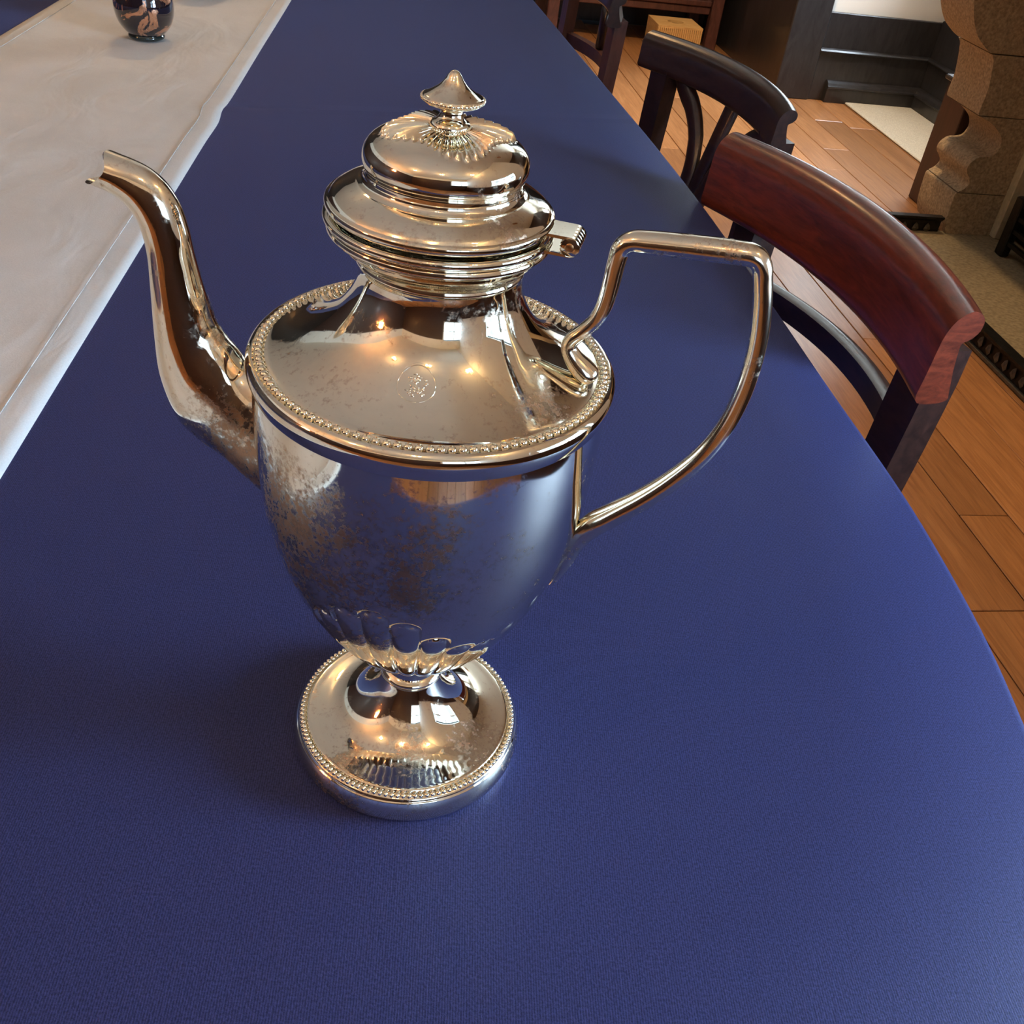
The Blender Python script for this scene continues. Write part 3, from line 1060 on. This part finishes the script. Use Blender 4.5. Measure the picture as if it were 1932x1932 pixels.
# handle in the plane of azimuth -15 degrees
HPH = R(-15)
hu = Vector((math.cos(HPH), math.sin(HPH), 0))
hn = Vector((-math.sin(HPH), math.cos(HPH), 0))
HP = [(0.0578, 0.2088, 0.0012), (0.0572, 0.2094, 0.0030), (0.0558, 0.2106, 0.0040), (0.0528, 0.2130, 0.0040), (0.0495, 0.2162, 0.0033), (0.0474, 0.2198, 0.0028), (0.0484, 0.2232, 0.0027), (0.0515, 0.2268, 0.0027), (0.0552, 0.2320, 0.0028), (0.0570, 0.2385, 0.0029), (0.0577, 0.2460, 0.0030), (0.0581, 0.2530, 0.0031),
      (0.0590, 0.2580, 0.0033), (0.0620, 0.2608, 0.0035), (0.0670, 0.2616, 0.0037), (0.0750, 0.2624, 0.0038), (0.0850, 0.2633, 0.0039), (0.0940, 0.2640, 0.0038), (0.0998, 0.2640, 0.0036), (0.1030, 0.2615, 0.0033), (0.1046, 0.2570, 0.0031), (0.1066, 0.2490, 0.0031),
      (0.1083, 0.2385, 0.0031), (0.1089, 0.2270, 0.0031), (0.1082, 0.2150, 0.0032), (0.1058, 0.2020, 0.0033), (0.1010, 0.1890, 0.0035), (0.0930, 0.1760, 0.0038), (0.0840, 0.1645, 0.0042), (0.0745, 0.1545, 0.0046), (0.0675, 0.1470, 0.0048), (0.0628, 0.1385, 0.0042), (0.0604, 0.1290, 0.0034), (0.0580, 0.1200, 0.0025), (0.0555, 0.1130, 0.0010)]
hp = catmull(HP, 5)
auto_smooth(MB().tube([hu * a + Vector((0, 0, b)) for a, b, r in hp], [r for a, b, r in hp], 20, side=hn, flat=1.15).build('handle', M_handle, pot), 60)

# engraved medallion on the shoulder
mz, mr = 0.2150, 0.0403
ma = math.atan2(-0.040, -0.005)
mc = Vector((mr * math.cos(ma), mr * math.sin(ma), 0.2162))
e1 = Vector((-math.sin(ma), math.cos(ma), 0))
e2 = Vector((-math.cos(ma), -math.sin(ma), 0.74)).normalized()
en = e1.cross(e2)
if en.z < 0:
    en = -en
mb = MB()


def shoulder_z(rad):
    for (r0, z0), (r1, z1) in zip(sprof[:-1], sprof[1:]):
        if r1 <= rad <= r0 and 0.206 < z0 < 0.2405:
            return z0 + (z1 - z0) * (r0 - rad) / (r0 - r1 + 1e-9)
    return 0.2162


def on_shoulder(p, lift):
    rr = math.hypot(p.x, p.y)
    return Vector((p.x, p.y, shoulder_z(rr) + lift))


for k in (1.0, 1.10):
    pts = [on_shoulder(mc + 0.0062 * k * (e1 * math.cos(2 * PI * j / 40) + e2 * math.sin(2 * PI * j / 40)), -0.00013) for j in range(41)]
    mb.tube(pts, 0.00017 if k == 1 else 0.00010, 6)
rnd = random.Random(3)
for i in range(46):
    a, q = rnd.random() * 2 * PI, 0.0042 * math.sqrt(rnd.random())
    p = on_shoulder(mc + q * (e1 * math.cos(a) * 0.85 + e2 * math.sin(a)), -0.00022)
    s = rnd.uniform(0.00035, 0.0008)
    t = rnd.random() * PI
    d = (e1 * math.cos(t) + e2 * math.sin(t)) * s
    mb.tube([p - d, p - d * .5 + en * 0.00012, p + d * .5 + en * 0.00012, p + d], [0.0001, 0.00028, 0.00028, 0.0001], 6)
med = mb.build('engraved_medallion', M_lid, pot, True)
med['label'] = 'small round engraved crest'

# lid
lprof = catmull([(0.0350, 0.2585), (0.0366, 0.2586), (0.0374, 0.2596), (0.0374, 0.2610), (0.0366, 0.2618)], 4) + catmull([(0.0362, 0.2618), (0.0350, 0.2632), (0.0325, 0.2648), (0.0298, 0.2660), (0.0278, 0.2668)], 5) + \
    catmull([(0.0274, 0.2668), (0.0262, 0.2676), (0.0256, 0.2684), (0.0254, 0.2692)], 4) + catmull([(0.0251, 0.2694), (0.0253, 0.2710), (0.0262, 0.2728), (0.0266, 0.2752), (0.0260, 0.2780), (0.0240, 0.2806), (0.0205, 0.2828), (0.0160, 0.2843), (0.0110, 0.2852), (0.0060, 0.2856), (0.0030, 0.2856)], 9)
NF = 44


def flute(r, z, a):
    if r > 0.0236 or z < 0.27:
        return r, z
    rend = 0.0195 + 0.0026 * math.cos(4 * (a + R(75)))
    m = (1 - smooth01(rend - 0.0012, rend, r)) * smooth01(0.004, 0.008, r)
    c = abs(math.cos(a * NF / 2))
    return r, z + m * (0.0019 * (0.25 + 0.75 * r / 0.018) * (1 - math.sqrt(max(0, 1 - c * c * 0.97))) - 0.00025)


lid = polar('lid', lprof, NF * 10, M_lid, pot, flute, 60, cap=False)
nprof = catmull([(0.0061, 0.2850), (0.0064, 0.2862), (0.0058, 0.2872)], 4) + catmull([(0.0050, 0.2874), (0.0040, 0.2884), (0.0035, 0.2898), (0.0038, 0.2914)], 4) + catmull([(0.0050, 0.2917), (0.0080, 0.2924), (0.0094, 0.2932), (0.0097, 0.2940), (0.0092, 0.2948)], 4) + \
    catmull([(0.0088, 0.2949), (0.0068, 0.2960), (0.0045, 0.2976), (0.0030, 0.2993), (0.0021, 0.3007), (0.0012, 0.3018), (0.0002, 0.3022)], 5)
fin = polar('finial', nprof, 64, M_lid, lid, None, 45)
mb = MB()
for i in range(44):
    a = 2 * PI * i / 44
    mb.lathe([(0.0001, -0.0006), (0.0005, -0.0003), (0.0006, 0.0), (0.0005, 0.0003), (0.0001, 0.0006)], 7, (0.0096 * math.cos(a), 0.0096 * math.sin(a), 0.2940))
o = mb.build('finial_beading', M_lid, fin, True)
o['kind'] = 'stuff'
# hinge
hg = []
hc = hu * 0.0432 + Vector((0, 0, 0.2572))
mb = MB()


def hbox(u0, u1, w, z0, z1):
    vs = [hu * u + hn * s * w + Vector((0, 0, z)) for u in (u0, u1) for s in (-1, 1) for z in (z0, z1)]
    return vs, [(0, 1, 3, 2), (4, 6, 7, 5), (0, 4, 5, 1), (2, 3, 7, 6), (0, 2, 6, 4), (1, 5, 7, 3)]


fix_normals(MB().add(*hbox(0.0345, 0.0435, 0.0062, 0.2595, 0.2605)).build('hinge_leaf', M_lid, lid))
fix_normals(MB().add(*hbox(0.0345, 0.0435, 0.0062, 0.2538, 0.2547)).build('hinge_leaf', M_lid, shoulder))
for i in range(5):
    a, b = -0.0065 + 0.0026 * i + 0.0001, -0.0065 + 0.0026 * (i + 1) - 0.0001
    prof = [(a, 0.0028), (a + 0.0003, 0.0033), (b - 0.0003, 0.0033), (b, 0.0028)]
    mb = MB()
    rings = [[hc + hn * s + rr * (hu * math.cos(2 * PI * j / 18) + Vector((0, 0, math.sin(2 * PI * j / 18)))) for j in range(18)] for s, rr in prof]
    mb.loft(rings)
    auto_smooth(mb.build('hinge_knuckle', M_lid, lid), 40)
mb = MB()
rings = [[hc + hn * s + rr * (hu * math.cos(2 * PI * j / 14) + Vector((0, 0, math.sin(2 * PI * j / 14)))) for j in range(14)] for s, rr in ((-0.0070, 0.0012), (-0.0068, 0.0015), (0.0068, 0.0015), (0.0070, 0.0012))]
mb.loft(rings)
auto_smooth(mb.build('hinge_pin', M_brass, lid), 40)

# ------------------------------------------------------------------ lamps of the room and added spots (outside the picture)
WARM = (1.0, 0.63, 0.30)
M_bulb = emit_mat('warm_bulb', WARM, 90)
M_shade = emit_mat('warm_lamp_shade', (1.0, 0.50, 0.18), 34)


def wall_lamp(x, y, z, power, label):
    e = empty('wall_lamp', Matrix.Rotation(ROOM, 4, 'Z') @ Vector((x, y, z)), ROOM)
    tag(e, label, 'lamp')
    fix_normals(MB().box(-0.14, -0.125, -0.05, 0.05, -0.09, 0.09, 0.004).build('back_plate', M_brass, e))
    auto_smooth(MB().tube([(-0.126, 0, -.06), (-0.05, 0, -0.08), (0, 0, -0.07), (0, 0, 0.02)], 0.008, 8).build('arm', M_brass, e), 60)
    auto_smooth(MB().lathe([(0.15, -0.05), (0.10, 0.22), (0.098, 0.22), (0.148, -0.05)], 24, cap=False).build('lamp_shade', M_shade, e), 40)
    d = bpy.data.lights.new('lamp_bulb', 'POINT')
    d.energy = power
    d.color = WARM
    d.shadow_soft_size = 0.08
    o = bpy.data.objects.new('lamp_bulb', d)
    COL.objects.link(o)
    o.parent = e
    o.location = (0.0, 0, 0.08)


wall_lamp(XL + 0.16, -0.6, 1.70, 7, 'brass wall lamp with a glowing shade on the left wall')


def ceiling_lamp(x, y, label):
    e = empty('ceiling_lamp', Matrix.Rotation(ROOM, 4, 'Z') @ Vector((x, y, ZC)), ROOM)
    tag(e, label, 'lamp', 'warm ceiling lamps')
    auto_smooth(MB().lathe([(0.001, -0.03), (0.09, -0.03), (0.10, -0.0), (0.001, 0.0)], 24).build('ceiling_plate', M_brass, e), 40)
    for sx in (-1, 1):
        auto_smooth(MB().lathe([(0.001, -0.11), (0.022, -0.10), (0.032, -0.075), (0.022, -0.045), (0.008, -0.03)], 16, (sx * 0.05, 0, 0)).build('bulb', M_bulb, e), 60)


for x, y, where in [(-1.4, -0.9, 'nearest to the left wall'), (-0.3, -1.3, 'nearest to the front wall'), (0.9, -1.0, 'nearest to the near window'), (-0.6, 2.6, 'above the far end of the table')]:
    ceiling_lamp(x, y, 'twin bulb ceiling lamp with a round brass plate, ' + where)


def added_spot(x, y, tx, ty, tz, power, ang, label):  # unseen spot added to warm and brighten what it is aimed at
    e = empty('added_spot', Matrix.Rotation(ROOM, 4, 'Z') @ Vector((x, y, ZC)), ROOM)
    tag(e, label, 'lamp')
    auto_smooth(MB().lathe([(0.045, -0.10), (0.05, -0.10), (0.05, -0.001), (0.045, -0.001)], 24, cap=False).build('housing', M_brass, e), 40)
    d = bpy.data.lights.new('added_spot_light', 'SPOT')
    d.energy = power
    d.color = WARM
    d.spot_size = R(ang)
    d.spot_blend = 0.6
    d.shadow_soft_size = 0.04
    o = bpy.data.objects.new('added_spot_light', d)
    COL.objects.link(o)
    o.parent = e
    o.location = (0, 0, -0.12)
    o.rotation_euler = Vector((tx - x, ty - y, tz - ZC + 0.12)).to_track_quat('-Z', 'Y').to_euler()


added_spot(1.15, 3.1, 1.28, 3.7, 0, 175, 62, 'added brass spot, unseen, brightening the floor and box near the alcove')
added_spot(1.2, 1.3, 1.5, 1.4, 0, 110, 55, 'added brass spot, unseen, warming the floor near the hearth')
added_spot(-0.2, 2.6, -0.35, 2.3, TZ, 34, 80, 'added brass spot, unseen, warming the far half of the table')
